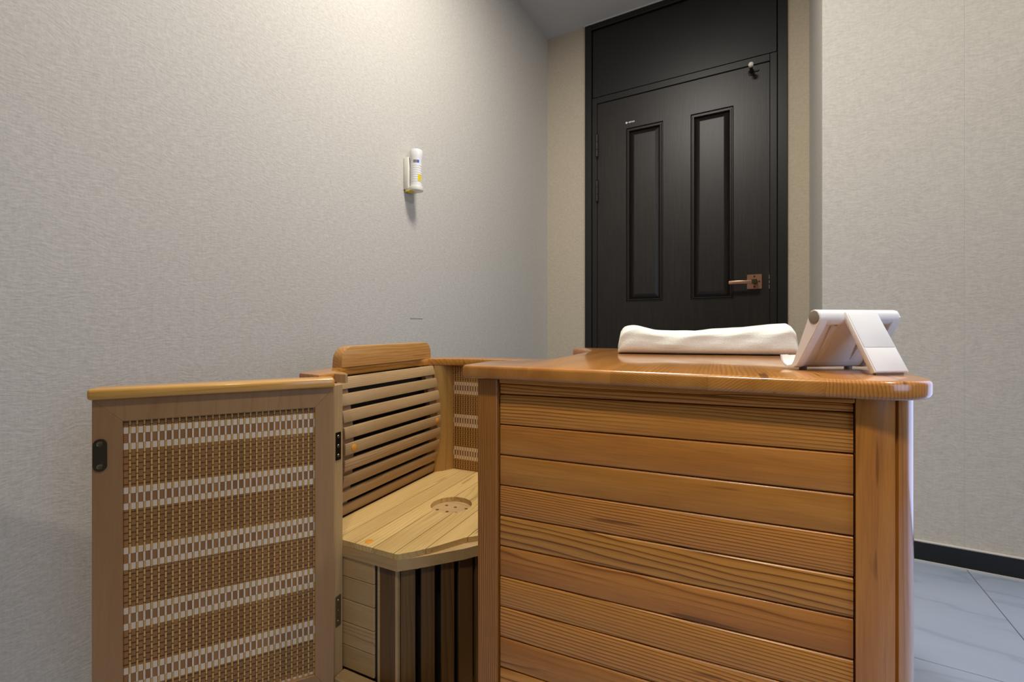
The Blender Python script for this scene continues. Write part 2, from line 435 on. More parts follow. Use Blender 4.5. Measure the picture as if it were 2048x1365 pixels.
for z0, z1 in ((1.785, 1.915), (1.521, 1.645), (0.25, 0.38)):
    bm = bmesh.new(); x = LX0-0.001
    for a in range(3):
        za = z0+(z1-z0)*a/3
        cyl(bm, (x, YB-0.008, za+0.001), (x, YB-0.008, za+(z1-z0)/3-0.001), 0.0068, n=14)
    lathe(bm, [(0.003, z1), (0.006, z1+0.003), (0.003, z1+0.009)], 12, Matrix.Translation((x, YB-0.008, 0)))
    lathe(bm, [(0.003, z0-0.009), (0.006, z0-0.003), (0.003, z0)], 12, Matrix.Translation((x, YB-0.008, 0)))
    finish('hinge', bm, 'frame', door, 40, DO)
# lever handle
hx, hz = -0.0617, 1.006
h = boxo('handle_plate', (hx-0.0335, hx+0.0335, YB-0.006, YB+0.002, hz-0.0365, hz+0.0365), 'copper', door, 0.0015, 1, DO, label='square copper handle plate')
bm = bmesh.new()
cyl(bm, (hx+0.004, YB-0.006, hz-0.003), (hx+0.004, YB-0.046, hz-0.003), 0.0105, n=20)
box(bm, hx-0.012, hx+0.013, YB-0.056, YB-0.040, hz-0.013, hz+0.008, 0.002)
finish('handle_neck', bm, 'bronze', door, 40, DO)
bm = bmesh.new(); box(bm, -0.176, hx-0.010, YB-0.056, YB-0.044, hz-0.013, hz+0.004, 0.0025, 2)
finish('handle_lever', bm, 'copper', door, 40, DO)
for dx, dz in ((0.0, 0.026), (0.0, -0.026), (0.021, 0.0)):
    bm = bmesh.new(); cyl(bm, (hx+dx, YB-0.006, hz+dz), (hx+dx, YB-0.0075, hz+dz), 0.0045, n=12)
    finish('screw', bm, 'bronze', door, None, DO)
bm = bmesh.new()
for za, zb in ((1.016, 1.038), (0.968, 0.988)): box(bm, LX1-0.003, LX1+0.001, YB-0.004, YB+0.004, za, zb, 0.0005)
box(bm, LX1-0.003, LX1+0.0012, YB-0.003, YB+0.004, 0.994, 1.010, 0.0005)
finish('latch_plate', bm, 'silver', door, None, DO)
# door stop peg with its white rubber tip near the top of the leaf
st = empty('door_stop_peg', (-0.075, YB+0.002, 2.066), label='black door stop peg with white rubber tip at top of door', category='door stop')
bm = bmesh.new(); lathe(bm, [(0.016, 0.0), (0.016, 0.003), (0.009, 0.006), (0.0075, 0.012), (0.0075, 0.075)], 20, Matrix.Rotation(R(90), 4, 'X'))
finish('peg', bm, 'frame', st, 40)
bm = bmesh.new(); lathe(bm, [(0.008, 0.070), (0.0115, 0.074), (0.0120, 0.082), (0.0105, 0.088), (0.006, 0.0915)], 20, Matrix.Rotation(R(90), 4, 'X'))
finish('rubber_tip', bm, 'cream', st, 40, label='white rubber tip')
bm = bmesh.new(); box(bm, 0.012, 0.034, -0.006, 0.0, -0.001, 0.008, 0.002); finish('bracket', bm, 'frame', st)
# tiny silvery sticker above the left upper panel
bm = bmesh.new()
sx0, sz0 = -0.7165, 1.9475
cyl(bm, (sx0+0.006, YB+0.002, sz0+0.004), (sx0+0.006, YB+0.0008, sz0+0.004), 0.0058, n=16)
xx = sx0+0.0135
for wd, hh, dz in ((0.004, 0.003, 0.003), (0.005, 0.0085, 0.0), (0.005, 0.0085, 0.0), (0.003, 0.0075, 0.001), (0.005, 0.0075, 0.0), (0.0045, 0.0085, 0.0)):
    box(bm, xx, xx+wd, YB+0.0008, YB+0.002, sz0+dz, sz0+dz+hh, 0.0004); xx += wd+0.0022
o = finish('door_sticker', bm, 'white', None, None, label='tiny white lettered sticker on black door above left panel', category='sticker')

# ------------------------------------------------------------------ the half-body sauna (u along its front, v away from the camera side)
U0, V0 = -0.31, 0.98
cA, sA = 0.8712, 0.4911
def uvw(u, v):
    X = 0.907*u+0.421*v; Z = -0.421*u+0.907*v
    return (cA*X-sA*Z, sA*X+cA*Z)
SA = R(4.51)
wx, wy = uvw(U0, V0)
sauna = empty('sauna_cabinet', (wx, wy, 0), SA, label='open half-body wooden sauna cabinet with bamboo-lined door swung open', category='sauna')
SO = (-U0, -V0, 0)
def sbox(name, dims, mat, bev=0.0, seg=1, **kw): return boxo(name, dims, mat, sauna, bev, seg, SO, **kw)
def sfin(name, bm, mat, smooth=None, **kw): return finish(name, bm, mat, sauna, smooth, SO, **kw)

CT, CB = 0.7155, 0.6935          # counter top and underside
RT, RB = 0.682, 0.662            # rim top and underside
VF, VFAR = 0.655, 1.28
# counter: outline with the body cut-out, rounded nose, glued up from boards that run front to back
out = [(-0.3835, 0.636)]
out += arc(0.153, 0.708, 0.072, -90, 0, 14)
out += arc(0.153, 1.238, 0.072, 0, 90, 14)
far = [(-0.378, 1.31), (-0.392, 1.285), (-0.392, 1.262)]
cove = [(-0.352, 1.225), (-0.318, 1.17), (-0.305, 1.09), (-0.302, 0.96), (-0.303, 0.85), (-0.312, 0.80), (-0.338, 0.765), (-0.364, 0.741), (-0.3835, 0.724)]
out += far + cove
def counter():
    bm = bmesh.new(); prism(bm, out, CB, CT, bev=0.0055, seg=3); return bm
for bm in slices(counter, 0, (-0.2697, -0.143, -0.018, 0.107), 0.0001):
    sfin('counter_board', bm, 'counter', 35)
# front: left stile, slightly sloping planks, strip under the counter, rounded corner staves
sbox('front_stile', (-0.367, -0.3310, VF, 0.69, 0.0, CB-0.0005), 'stile', 0.002)
sbox('front_backing', (-0.33, 0.145, 0.674, 0.69, 0.02, CB-0.0005), 'black')
sbox('front_cornice', (-0.3275, 0.141, VF+0.001, 0.674, CB-0.0075, CB-0.0005), 'front', 0.0015)
uL, uR = -0.3285, 0.1405
def joint(k): return (0.6671-0.0493*k, 0.6739-0.0492*k)
ztop = (CB-0.008, CB-0.008)
for k in range(0, 14):
    a = ztop if k == 0 else joint(k-1); b = joint(k)
    if k == 13: b = (0.022, 0.022)
    g = 0.0007
    bm = bmesh.new()
    P = [(uL, a[0]-g), (uR, a[1]-g), (uR, b[1]+g), (uL, b[0]+g)]
    v = [bm.verts.new((p[0], y, p[1])) for y in (0.6625, 0.6735) for p in P]
    fs = [bm.faces.new([v[i] for i in f]) for f in ((0, 1, 2, 3), (7, 6, 5, 4), (4, 5, 1, 0), (5, 6, 2, 1), (6, 7, 3, 2), (7, 4, 0, 3))]
    es = [e for e in bm.edges if abs(e.verts[0].co.y-0.6625) < 1e-6 and abs(e.verts[1].co.y-0.6625) < 1e-6 and abs(e.verts[0].co.x-e.verts[1].co.x) > 0.1]
    bmesh.ops.bevel(bm, geom=es, offset=0.0030, segments=3, affect='EDGES', profile=0.5)
    sfin('front_plank', bm, 'front', 30)
C0 = (0.142, 0.730)
ro, ri = 0.072, 0.050
def stave(a0, a1, extra0=(), extra1=()):
    o = list(extra0)+arc(C0[0], C0[1], ro, a0, a1, 10)+list(extra1)
    i = arc(C0[0], C0[1], ri, a1, a0, 10)
    bm = bmesh.new(); prism(bm, o+i, 0.0, CB-0.0005, bev=0.001, seg=1); return bm
sfin('corner_stave', stave(-90, -56), 'post', 30)
sfin('corner_stave', stave(-52, 0), 'post', 30)
bm = bmesh.new(); prism(bm, arc(C0[0], C0[1], ri+0.010, -64, -44, 6)+arc(C0[0], C0[1], ri-0.004, -44, -64, 6), 0.0, CB-0.001); sfin('corner_groove', bm, 'stile', 30)
sbox('side_panel', (0.192, 0.2135, 0.7315, 1.21, 0.0, CB-0.0005), 'post', 0.001)
bm = bmesh.new(); prism(bm, arc(0.142, 1.209, 0.0715, 0, 90, 12)+arc(0.142, 1.209, 0.05, 90, 0, 12), 0, CB-0.0005); sfin('corner_stave', bm, 'post', 30)
sbox('rear_panel', (-0.80, 0.14, 1.255, 1.28, 0.0, RB-0.001), 'inner')
sbox('rear_rail', (-0.37, 0.14, 1.255, 1.28, RB, CB-0.0005), 'inner')
# rim around the seat end
rim = [(-0.695, 0.701), (-0.732, 0.724), (-0.765, 0.744), (-0.788, 0.763), (-0.802, 0.787), (-0.806, 0.82), (-0.806, 1.095), (-0.798, 1.125),
       (-0.765, 1.148), (-0.717, 1.166), (-0.66, 1.174), (-0.31, 1.176), (-0.31, 1.253), (-0.66, 1.253), (-0.74, 1.246), (-0.80, 1.225), (-0.834, 1.19), (-0.842, 1.15),
       (-0.842, 0.80), (-0.830, 0.745), (-0.806, 0.682), (-0.790, 0.664), (-0.744, 0.658), (-0.7245, 0.654), (-0.7265, 0.698)]
bm = bmesh.new(); prism(bm, rim, RB, RT, bev=0.003, seg=2); sfin('rim', bm, 'rim', 35)
bm = bmesh.new(); box(bm, -0.7262, -0.6955, 0.6960, 0.7015, RB+0.0005, RT-0.0015, 0.0006); sfin('rim_end', bm, 'hpost', label='pale end grain of rim')
# headrest
bm = bmesh.new()
hp = [(0.792, RT)]+[(1.146, RT)]+arc(1.116, RT+0.019, 0.030, 0, 90, 8)+arc(0.826, RT+0.015, 0.034, 90, 180, 8)
v = []
a = [bm.verts.new((-0.833, p[0], p[1])) for p in hp]; b = [bm.verts.new((-0.803, p[0], p[1])) for p in hp]
bm.faces.new(a); bm.faces.new(b[::-1])
for i in range(len(hp)): bm.faces.new((a[i], b[i], b[(i+1) % len(hp)], a[(i+1) % len(hp)]))
bmesh.ops.recalc_face_normals(bm, faces=bm.faces)
es = [e for e in bm.edges if abs(e.verts[0].co.x-e.verts[1].co.x) < 1e-6 and min(e.verts[0].co.z, e.verts[1].co.z) >= RT and max(e.verts[0].co.z, e.verts[1].co.z) > RT+0.001]
bmesh.ops.bevel(bm, geom=es, offset=0.002, segments=2, affect='EDGES', profile=0.5)
sfin('headrest', bm, 'head', 35)
# shell of the seat end
sbox('end_panel', (-0.840, -0.828, 0.70, 1.24, 0.0, RB-0.0005), 'inner', 0.001)
sbox('hinge_post', (-0.745, -0.700, 0.668, 0.6935, 0.0, RB-0.0005), 'hpost', 0.0015)
sbox('near_panel', (-0.828, -0.745, 0.672, 0.690, 0.0, RB-0.0005), 'inner', 0.001)
sbox('threshold', (-0.70, -0.367, 0.668, 0.6965, 0.0, 0.0825), 'seat2', 0.002)
sbox('floor_panel', (-0.80, -0.05, 0.70, 1.25, 0.004, 0.0195), 'seat2', 0.001)
# backrest
def ub(z): return -0.756-0.028*((z-0.505)/0.158)**2
bh, bp = 0.0258, 0.0362
for k in range(9):
    z1 = 0.6615-bp*k; z0 = z1-bh
    bm = bmesh.new()
    sec = [(ub(z0)-0.0105, z0), (ub(z0), z0), (ub(z1), z1), (ub(z1)-0.0105, z1)]
    a = [bm.verts.new((p[0], 0.756, p[1])) for p in sec]; b = [bm.verts.new((p[0], 1.131, p[1])) for p in sec]
    bm.faces.new(a); bm.faces.new(b[::-1])
    for i in range(4): bm.faces.new((a[i], b[i], b[(i+1) % 4], a[(i+1) % 4]))
    bmesh.ops.recalc_face_normals(bm, faces=bm.faces)
    bmesh.ops.bevel(bm, geom=bm.edges[:], offset=0.0018, segments=2, affect='EDGES', profile=0.5)
    s = sfin('backrest_slat', bm, 'slat', 35)
    if k == 4:
        for vv in (0.782, 1.112):
            zc = (z0+z1)/2; bm = bmesh.new(); lathe(bm, [(0.0078, 0.0), (0.0078, 0.0008), (0.006, 0.0018)], 18, Matrix.Translation((ub(zc)-0.0002, vv, zc)) @ Matrix.Rotation(R(90), 4, 'Y'))
            pl = finish('plug', bm, 'plug', s, 40, SO, label='orange wooden plug')
for va, vb in ((0.758, 0.792), (1.094, 1.128)):
    bm = bmesh.new(); n = 14; A = []
    for i in range(n+1):
        z = 0.345+(0.660-0.345)*i/n
        A.append([bm.verts.new(p) for p in ((ub(z)-0.0110, va, z), (ub(z)-0.0110, vb, z), (ub(z)-0.026, vb, z), (ub(z)-0.026, va, z))])
    for p, q in zip(A[:-1], A[1:]):
        for i in range(4): bm.faces.new((p[i], p[(i+1) % 4], q[(i+1) % 4], q[i]))
    bm.faces.new(A[0]); bm.faces.new(A[-1])
    sfin('backrest_support', bm, 'slat', 30)
sbox('backrest_shade', (-0.826, -0.814, 0.757, 1.129, 0.345, 0.661), 'black', label='black sheet standing in for the dark cavity behind the slats')  # the shade of the cavity behind the slats, put in as black
# inner corner beside the backrest and the bamboo-lined far side
bm = bmesh.new(); prism(bm, [(-0.812, 1.134), (-0.782, 1.134), (-0.766, 1.150), (-0.748, 1.186), (-0.748, 1.20), (-0.812, 1.20)], 0.083, RB-0.0005); sfin('inner_corner', bm, 'inner', 40)

def weave(parent, off, along, y, s0, s1, z0, z1, tops, pitch, mapf):
    """bamboo mat: wide flat strips and thin sticks upright, pale ribbons and dark threads woven across"""
    n = int(round((s1-s0)/pitch)); pitch = (s1-s0)/n
    sw = pitch*0.29
    proto = None
    for i in range(n):
        a = s0+pitch*i+sw; b = s0+pitch*(i+1)
        bm = bmesh.new(); box(bm, a+0.0002, b-0.0002, y-0.0025, y-0.0005, z0, z1, 0.0003)
        finish('bamboo_strip', bm, 'strip', parent, None, off) if mapf is None else mapf('bamboo_strip', bm, 'strip')
    st, rb, th = bmesh.new(), bmesh.new(), bmesh.new()
    bands = []
    for t in tops:
        bands.append((t, t-0.0105)); bands.append((t-0.0265, t-0.037))
    def hits(z): return any(t+0.002 > z > t-0.039 for t in tops)
    for i in range(n):
        x = s0+pitch*i+sw/2; r = sw/2
        vs_ = [[st.verts.new((x+dx*r, y-0.0005+dy, z)) for z in (z0, z1)] for dx, dy in ((-1, 0.0), (-0.5, 0.0010), (0.5, 0.0010), (1, 0.0))]
        for p, q in zip(vs_[:-1], vs_[1:]): st.faces.new((p[0], q[0], q[1], p[1]))
        a = s0+pitch*i+sw; b = s0+pitch*(i+1)
        for zt, zb in bands:
            zt2, zb2 = min(zt, z1), max(zb, z0)
            if zt2-zb2 > 0.002: box(rb, a+0.0004, b-0.0004, y-0.0006, y+0.0003, zb2, zt2)
        for t in tops:
            zt2, zb2 = min(t-0.0108, z1), max(t-0.0262, z0)
            if zt2-zb2 > 0.002: box(rb, x-r*0.95, x+r*0.95, y-0.0006, y+0.0009, zb2, zt2)
    z = z1-0.003; k = 0
    while z > z0:
        if not hits(z):
            for i in range(n):
                if k % 2 == 0: box(th, s0+pitch*i+sw, s0+pitch*(i+1), y-0.0006, y+0.0001, z-0.0006, z+0.0006)
                else: box(th, s0+pitch*i-0.0003, s0+pitch*i+sw+0.0003, y-0.0006, y+0.0009, z-0.0006, z+0.0006)
        z -= 0.00575; k += 1
    for nm, bm, mt in (('bamboo_sticks', st, 'stick'), ('white_ribbon', rb, 'ribbon'), ('dark_thread', th, 'thread')):
        o = finish(nm, bm, mt, parent, 60 if mt == 'stick' else None, off) if mapf is None else mapf(nm, bm, mt)
        o['kind'] = 'stuff'

far = boxo('far_mat', (-0.748, -0.20, 1.1895, 1.20, 0.30, RB-0.0005), 'inner', sauna, 0, 1, SO, label='bamboo mat lining of far wall')
def farmap(nm, bm, mt):
    bmesh.ops.scale(bm, vec=(1, -1, 1), verts=bm.verts)
    return finish(nm, bm, mt, far, None, SO)
weave(far, SO, 0, -1.1870, -0.747, -0.30, 0.30, 0.655, [0.610-0.0985*i for i in range(4)], 0.0088, farmap)

# seat: boards front to back on a lower board, with a drilled recess
near = [(-0.782, 0.694), (-0.562, 0.692)]
front = [(-0.540, 0.715), (-0.518, 0.743), (-0.499, 0.775), (-0.481, 0.806), (-0.462, 0.824), (-0.445, 0.850), (-0.434, 0.895), (-0.430, 0.940)]
front2 = [(-0.520, 0.732), (-0.470, 0.785), (-0.448, 0.815), (-0.432, 0.870), (-0.428, 0.940)]
def mirror(f): return f+[(u, 1.88-v) for u, v in reversed(f[:-1])]
seat_out = near+mirror(front)+[(-0.562, 1.188), (-0.782, 1.186)]
seat_low = near+mirror(front2)+[(-0.562, 1.188), (-0.782, 1.186)]
HC = (-0.600, 0.942)
hole = [(p[0], p[1]) for p in arc(HC[0], HC[1], 0.050, 0, 348.75, 31)]
ST, SM, SB = 0.344, 0.333, 0.311
def seat_top():
    bm = bmesh.new(); prism(bm, seat_out, SM, ST, holes=(hole,)); return bm
for bm in slices(seat_top, 0, (-0.716, -0.668, -0.621, -0.5705, -0.5256, -0.477), 0.0015):
    sfin('seat_board', bm, 'seat')
small = []
for du, dv in ((-0.030, -0.016), (-0.024, 0.016), (-0.002, -0.016), (0.002, 0.015), (0.022, -0.012), (0.031, 0.018)):
    small.append(arc(HC[0]+du, HC[1]+dv, 0.0043, 0, 330, 11))
def seat_bot():
    bm = bmesh.new(); prism(bm, seat_low, SB, SM-0.0003, holes=small); return bm
for bm in slices(seat_bot, 1, (0.772, 1.108), 0.0004):
    sfin('seat_base', bm, 'seat2')
bm = bmesh.new(); lathe(bm, [(0.0082, ST-0.001), (0.0082, ST+0.0004), (0.007, ST+0.001)], 18, Matrix.Translation((-0.647, 0.710, 0))); sfin('seat_plug', bm, 'plug', 40, label='orange wooden plug')
# seat box: planks on the near side, corner trim, heater slats across the front
zz = 0.0832
for k in range(5):
    z1 = zz+0.0463 if k < 4 else SB-0.0005
    sbox('side_plank', (-0.776, -0.6225, 0.697, 0.711, zz+0.0005, z1-0.0005), 'side', 0.0012); zz += 0.0463
sbox('side_backing', (-0.776, -0.6235, 0.711, 0.716, 0.0832, SB-0.001), 'black')
sbox('corner_trim_and_gap', (-0.6215, -0.6165, 0.700, 0.716, 0.02, SB-0.0005), 'black')  # black strip painted in for the dark gap beside the trim
sbox('corner_trim_and_gap', (-0.6160, -0.6110, 0.6985, 0.712, 0.02, SB-0.0005), 'side', 0.001)
sbox('heater_slat', (-0.6105, -0.5745, 0.7000, 0.710, 0.02, SB-0.0005), 'darkslat', 0.0015)
sbox('corner_trim_and_gap', (-0.5740, -0.5680, 0.7000, 0.710, 0.02, SB-0.0005), 'slat', 0.001)
def facing(name, p, q, d0, d1, z0, z1, mat, bev=0.0):
    """an upright board whose face runs from p to q in plan, d0..d1 behind that line"""
    ex, ey = q[0]-p[0], q[1]-p[1]; l = math.hypot(ex, ey); nx, ny = -ey/l, ex/l
    bm = bmesh.new()
    prism(bm, [(p[0]+nx*d0, p[1]+ny*d0), (q[0]+nx*d0, q[1]+ny*d0), (q[0]+nx*d1, q[1]+ny*d1), (p[0]+nx*d1, p[1]+ny*d1)], z0, z1)
    if bev: bmesh.ops.bevel(bm, geom=[e for e in bm.edges if abs(e.verts[0].co.z-e.verts[1].co.z) > 0.01], offset=bev, segments=1, affect='EDGES')
    return sfin(name, bm, mat)
grill = [((-0.5631, 0.7047), (-0.5421, 0.7227)), ((-0.5340, 0.7302), (-0.5156, 0.7500)), ((-0.5069, 0.7598), (-0.4897, 0.7806)),
         ((-0.4838, 0.7882), (-0.4661, 0.8139)), ((-0.4630, 0.8210), (-0.4515, 0.8500)), ((-0.4500, 0.8580), (-0.4450, 0.8900)), ((-0.4440, 0.8980), (-0.4420, 0.9300))]
for p, q in grill: facing('heater_slat', p, q, 0.0, 0.009, 0.02, SB-0.0005, 'darkslat', 0.0012)
for p, q in reversed(grill): facing('heater_slat', (q[0], 1.88-q[1]), (p[0], 1.88-p[1]), 0.0, 0.009, 0.02, SB-0.0005, 'darkslat', 0.0012)
facing('heater_rail', (-0.5600, 0.7170), (-0.4740, 0.8180), 0.0, 0.006, 0.300, 0.309, 'slat')
facing('heater_void', (-0.5800, 0.7250), (-0.4900, 0.8330), 0.006, 0.012, 0.02, SB-0.0005, 'black')  # black boards drawn for the dark void behind the grille slats
facing('heater_void', (-0.4900, 0.8330), (-0.4680, 0.9400), 0.006, 0.012, 0.02, SB-0.0005, 'black')
sbox('seat_support', (-0.78, -0.60, 1.17, 1.185, 0.02, SB-0.0005), 'inner')
# hinge leaves on the post
for z0, z1, mt in ((0.510, 0.5657, 'steel_dark'), (0.177, 0.238, 'hinge2')):
    hg = sbox('hinge', (-0.7003, -0.6988, 0.6735, 0.6872, z0, z1), mt, 0.0004)
    for f in (0.16, 0.5, 0.84):
        z = z0+(z1-z0)*f; bm = bmesh.new(); lathe(bm, [(0.0036, 0.0), (0.0030, 0.0010), (0.0012, 0.0004)], 12, Matrix.Translation((-0.6989, 0.6805, z)) @ Matrix.Rotation(R(90), 4, 'Y'))
        finish('screw', bm, 'screw', hg, 40, SO)

# door of the sauna, swung open; local x from hinge to free edge, y towards the inside face
DT, DB = 0.659, 0.058
sd = boxo('sauna_door', (0.002, 0.361, -0.030, -0.012, DB+0.004, DT-0.001), 'front', sauna, 0.001)
sd.location = (-0.690-U0, 0.660-V0, 0); sd.rotation_euler = (0, 0, math.atan2(-0.776, -0.630))
def frame_piece(name, pts, mat):
    bm = bmesh.new()
    a = [bm.verts.new((p[0], -0.0118, p[1])) for p in pts]; b = [bm.verts.new((p[0], 0.0, p[1])) for p in pts]
    bm.faces.new(a); bm.faces.new(b[::-1])
    for i in range(4): bm.faces.new((a[i], b[i], b[(i+1) % 4], a[(i+1) % 4]))
    bmesh.ops.recalc_face_normals(bm, faces=bm.faces)
    bmesh.ops.bevel(bm, geom=bm.edges[:], offset=0.0006, segments=1, affect='EDGES')
    return finish(name, bm, mat, sd)
X0, X1, XA, XB, ZA, ZB = 0.0, 0.363, 0.034, 0.3245, 0.107, 0.6215
frame_piece('door_stile', [(X0, DB), (XA, ZA), (XA, ZB), (X0, DT)], 'doorwood')
frame_piece('door_stile', [(X1, DB), (X1, DT), (XB, ZB), (XB, ZA)], 'doorwood')
frame_piece('door_rail', [(X0, DT), (XA, ZB), (XB, ZB), (X1, DT)], 'doorwood')
frame_piece('door_rail', [(X0, DB), (X1, DB), (XB, ZA), (XA, ZA)], 'doorwood')
bm = bmesh.new(); box(bm, -0.001, 0.367, -0.034, 0.011, DT+0.0004, 0.6775, 0.005, 3); finish('door_cap', bm, 'cap', sd, 40, label='glossy honey-coloured cap along door top')
bm = bmesh.new(); box(bm, XA-0.001, XB+0.001, -0.0117, -0.0085, ZA-0.001, ZB+0.001); finish('mat_backing', bm, 'thread', sd)
weave(sd, (0, 0, 0), 0, -0.0058, XA, XB, ZA, ZB, [0.610-0.0998*i for i in range(6)], 0.00955, None)
def stadium(cx, z0, z1, r): return arc(cx, z1-r, r, 0, 180, 10)+arc(cx, z0+r, r, 180, 360, 10)
bm = bmesh.new(); pts = stadium(0.3525, 0.543, 0.5955, 0.0088)
a = [bm.verts.new((p[0], 0.0001, p[1])) for p in pts]; b = [bm.verts.new((p[0], 0.0022, p[1])) for p in pts]
bm.faces.new(a); bm.faces.new(b[::-1])
for i in range(len(pts)): bm.faces.new((a[i], b[i], b[(i+1) % len(pts)], a[(i+1) % len(pts)]))
finish('latch_plate', bm, 'bronze', sd, None, label='dark bronze latch plate')
for z in (0.551, 0.5875):
    bm = bmesh.new(); lathe(bm, [(0.0046, 0.0022), (0.004, 0.0034), (0.0022, 0.0028)], 14, Matrix.Translation((0.3525, 0, z)) @ Matrix.Rotation(R(-90), 4, 'X'))
    finish('screw', bm, 'screw', sd, 40)

# ------------------------------------------------------------------ things on the counter
def camxy(X, Z): return (cA*X-sA*Z, sA*X+cA*Z)
# folded towel
LX, LY = 0.366, 0.17
bm = bmesh.new()
nx, nc = 72, 44
rings = []
rnd = random.Random(3)
def sn(x, f, p): return math.sin(x*f+p)
for i in range(nx+1):
    t = i/nx; x = t*LX
    hgt = 0.0535+0.010*math.exp(-((t-0.10)/0.10)**2)-0.0025*math.exp(-((t-0.42)/0.15)**2)+0.015*max(0, t-0.55)/0.45
    e = min(1.0, min(t, 1-t)/0.05); endk = math.sqrt(max(0.0, 1-(1-e)**2))
    hh = hgt*(0.35+0.65*endk); yy = 1.0-0.05*(1-endk)
    ring = []
    for j in range(nc):
        a = 2*math.pi*j/nc
        ca, sa = math.cos(a), math.sin(a)
        ex = 0.30
        py = (abs(ca)**ex)*(1 if ca > 0 else -1)*LY/2*yy; pz = (abs(sa)**0.62)*(1 if sa > 0 else -1)*0.5+0.5
        wob = 0.0012*(sn(x, 34, j*0.6)+sn(x, 71, j*0.9+1)+sn(x, 19, 2.1))
        if pz > 0.3: py += wob
        zt = pz*hh+(0.0012*(sn(x, 27, py*40)+sn(x, 60, py*25)) if pz > 0.45 else 0)
        # crease of the folded layers along the front and the end
        if ca < 0:
            zt -= 0.0
            py += 0.0035*math.exp(-((pz-0.60)/0.06)**2)
        ring.append(bm.verts.new((x, py+LY/2, max(0.0, zt))))
    rings.append(ring)
for p, q in zip(rings[:-1], rings[1:]):
    for j in range(nc): bm.faces.new((p[j], p[(j+1) % nc], q[(j+1) % nc], q[j]))
bm.faces.new(rings[0]); bm.faces.new(rings[-1])
tw = finish('towel', bm, 'towel', None, 60, label='folded white towel lying on the wooden counter', category='towel')
tx, ty = camxy(0.240, 1.030)
tw.location = (tx, ty, CT+0.0003); tw.rotation_euler = (0, 0, R(29.41-13.9))

# folding phone stand seen from its leg side: local x along the barrel, y away from the camera
sx, sy = camxy(0.4035, 0.608)
ps = empty('phone_stand', (sx, sy, CT+0.0003), R(29.41+7.0), label='white folding phone stand beside the towel on counter', category='phone stand')
BZ, BR, BL = 0.0735, 0.0103, 0.120
bm = bmesh.new(); lathe(bm, [(BR-0.0012, 0.0), (BR, 0.0012), (BR, BL-0.0035), (BR-0.0008, BL-0.0016), (BR-0.0030, BL)], 36, Matrix.Translation((0, 0, BZ)) @ Matrix.Rotation(R(90), 4, 'Y'))
finish('barrel', bm, 'white', ps, 40)
bm = bmesh.new(); lathe(bm, [(BR-0.0020, 0.0), (BR-0.0017, -0.0006), (BR-0.0030, -0.0010)], 32, Matrix.Translation((0, 0, BZ)) @ Matrix.Rotation(R(90), 4, 'Y'))
finish('end_cap', bm, 'grey_cap', ps, 40, label='grey round end cap')
# tray: side profile (y, z) of a curved plate ending in a hook; hollow back with ribs
tray = [(-0.0103, BZ), (-0.0085, BZ-0.008), (0.026, 0.0135), (0.031, 0.0065), (0.038, 0.0032), (0.049, 0.0024), (0.058, 0.0055), (0.063, 0.0125), (0.0645, 0.020),
        (0.0615, 0.020), (0.0598, 0.0135), (0.0555, 0.0085), (0.049, 0.0058), (0.0415, 0.0075), (0.0375, 0.0130), (0.0095, BZ+0.002), (0.006, BZ+0.0085), (0.0, BZ+0.0103), (-0.006, BZ+0.0085)]
def tray_slab(x0, x1, prof):
    bm = bmesh.new()
    a = [bm.verts.new((x0, p[0], p[1])) for p in prof]; b = [bm.verts.new((x1, p[0], p[1])) for p in prof]
    bm.faces.new(a); bm.faces.new(b[::-1])
    n = len(prof)
    for i in range(n): bm.faces.new((a[i], b[i], b[(i+1) % n], a[(i+1) % n]))
    return bm
plate = [(0.0035, BZ-0.006), (0.0335, 0.0125), (0.038, 0.0062), (0.043, 0.0034), (0.049, 0.0026), (0.058, 0.0057), (0.0628, 0.0126), (0.0640, 0.0195),
         (0.0615, 0.0195), (0.0598, 0.0135), (0.0555, 0.0085), (0.049, 0.0058), (0.0415, 0.0075), (0.0375, 0.0130), (0.0095, BZ+0.002)]
bm = tray_slab(0.0, 0.012, tray)
bmesh.ops.recalc_face_normals(bm, faces=bm.faces)
bmesh.ops.bevel(bm, geom=[e for e in bm.edges if abs(e.verts[0].co.x-e.verts[1].co.x) < 1e-6], offset=0.0007, segments=2, affect='EDGES')
finish('tray_side', bm, 'white', ps, 35)
bm = tray_slab(BL-0.012, BL, tray)
bmesh.ops.recalc_face_normals(bm, faces=bm.faces)
bmesh.ops.bevel(bm, geom=[e for e in bm.edges if abs(e.verts[0].co.x-e.verts[1].co.x) < 1e-6], offset=0.0007, segments=2, affect='EDGES')
finish('tray_side', bm, 'white', ps, 35)
finish('tray', tray_slab(0.0115, BL-0.0115, plate), 'white', ps, 35)
for x0 in (0.030, 0.084):
    rib = [(0.0035, BZ-0.008), (0.0, BZ-0.012), (0.020, 0.030), (0.034, 0.0120)]
    finish('tray_rib', tray_slab(x0, x0+0.006, rib), 'white', ps)
for x0 in (0.022, 0.094):
    bm = bmesh.new(); cyl(bm, (x0, 0.046, 0.0), (x0, 0.046, 0.0036), 0.005, n=16); finish('foot_pad', bm, 'grey_cap', ps)
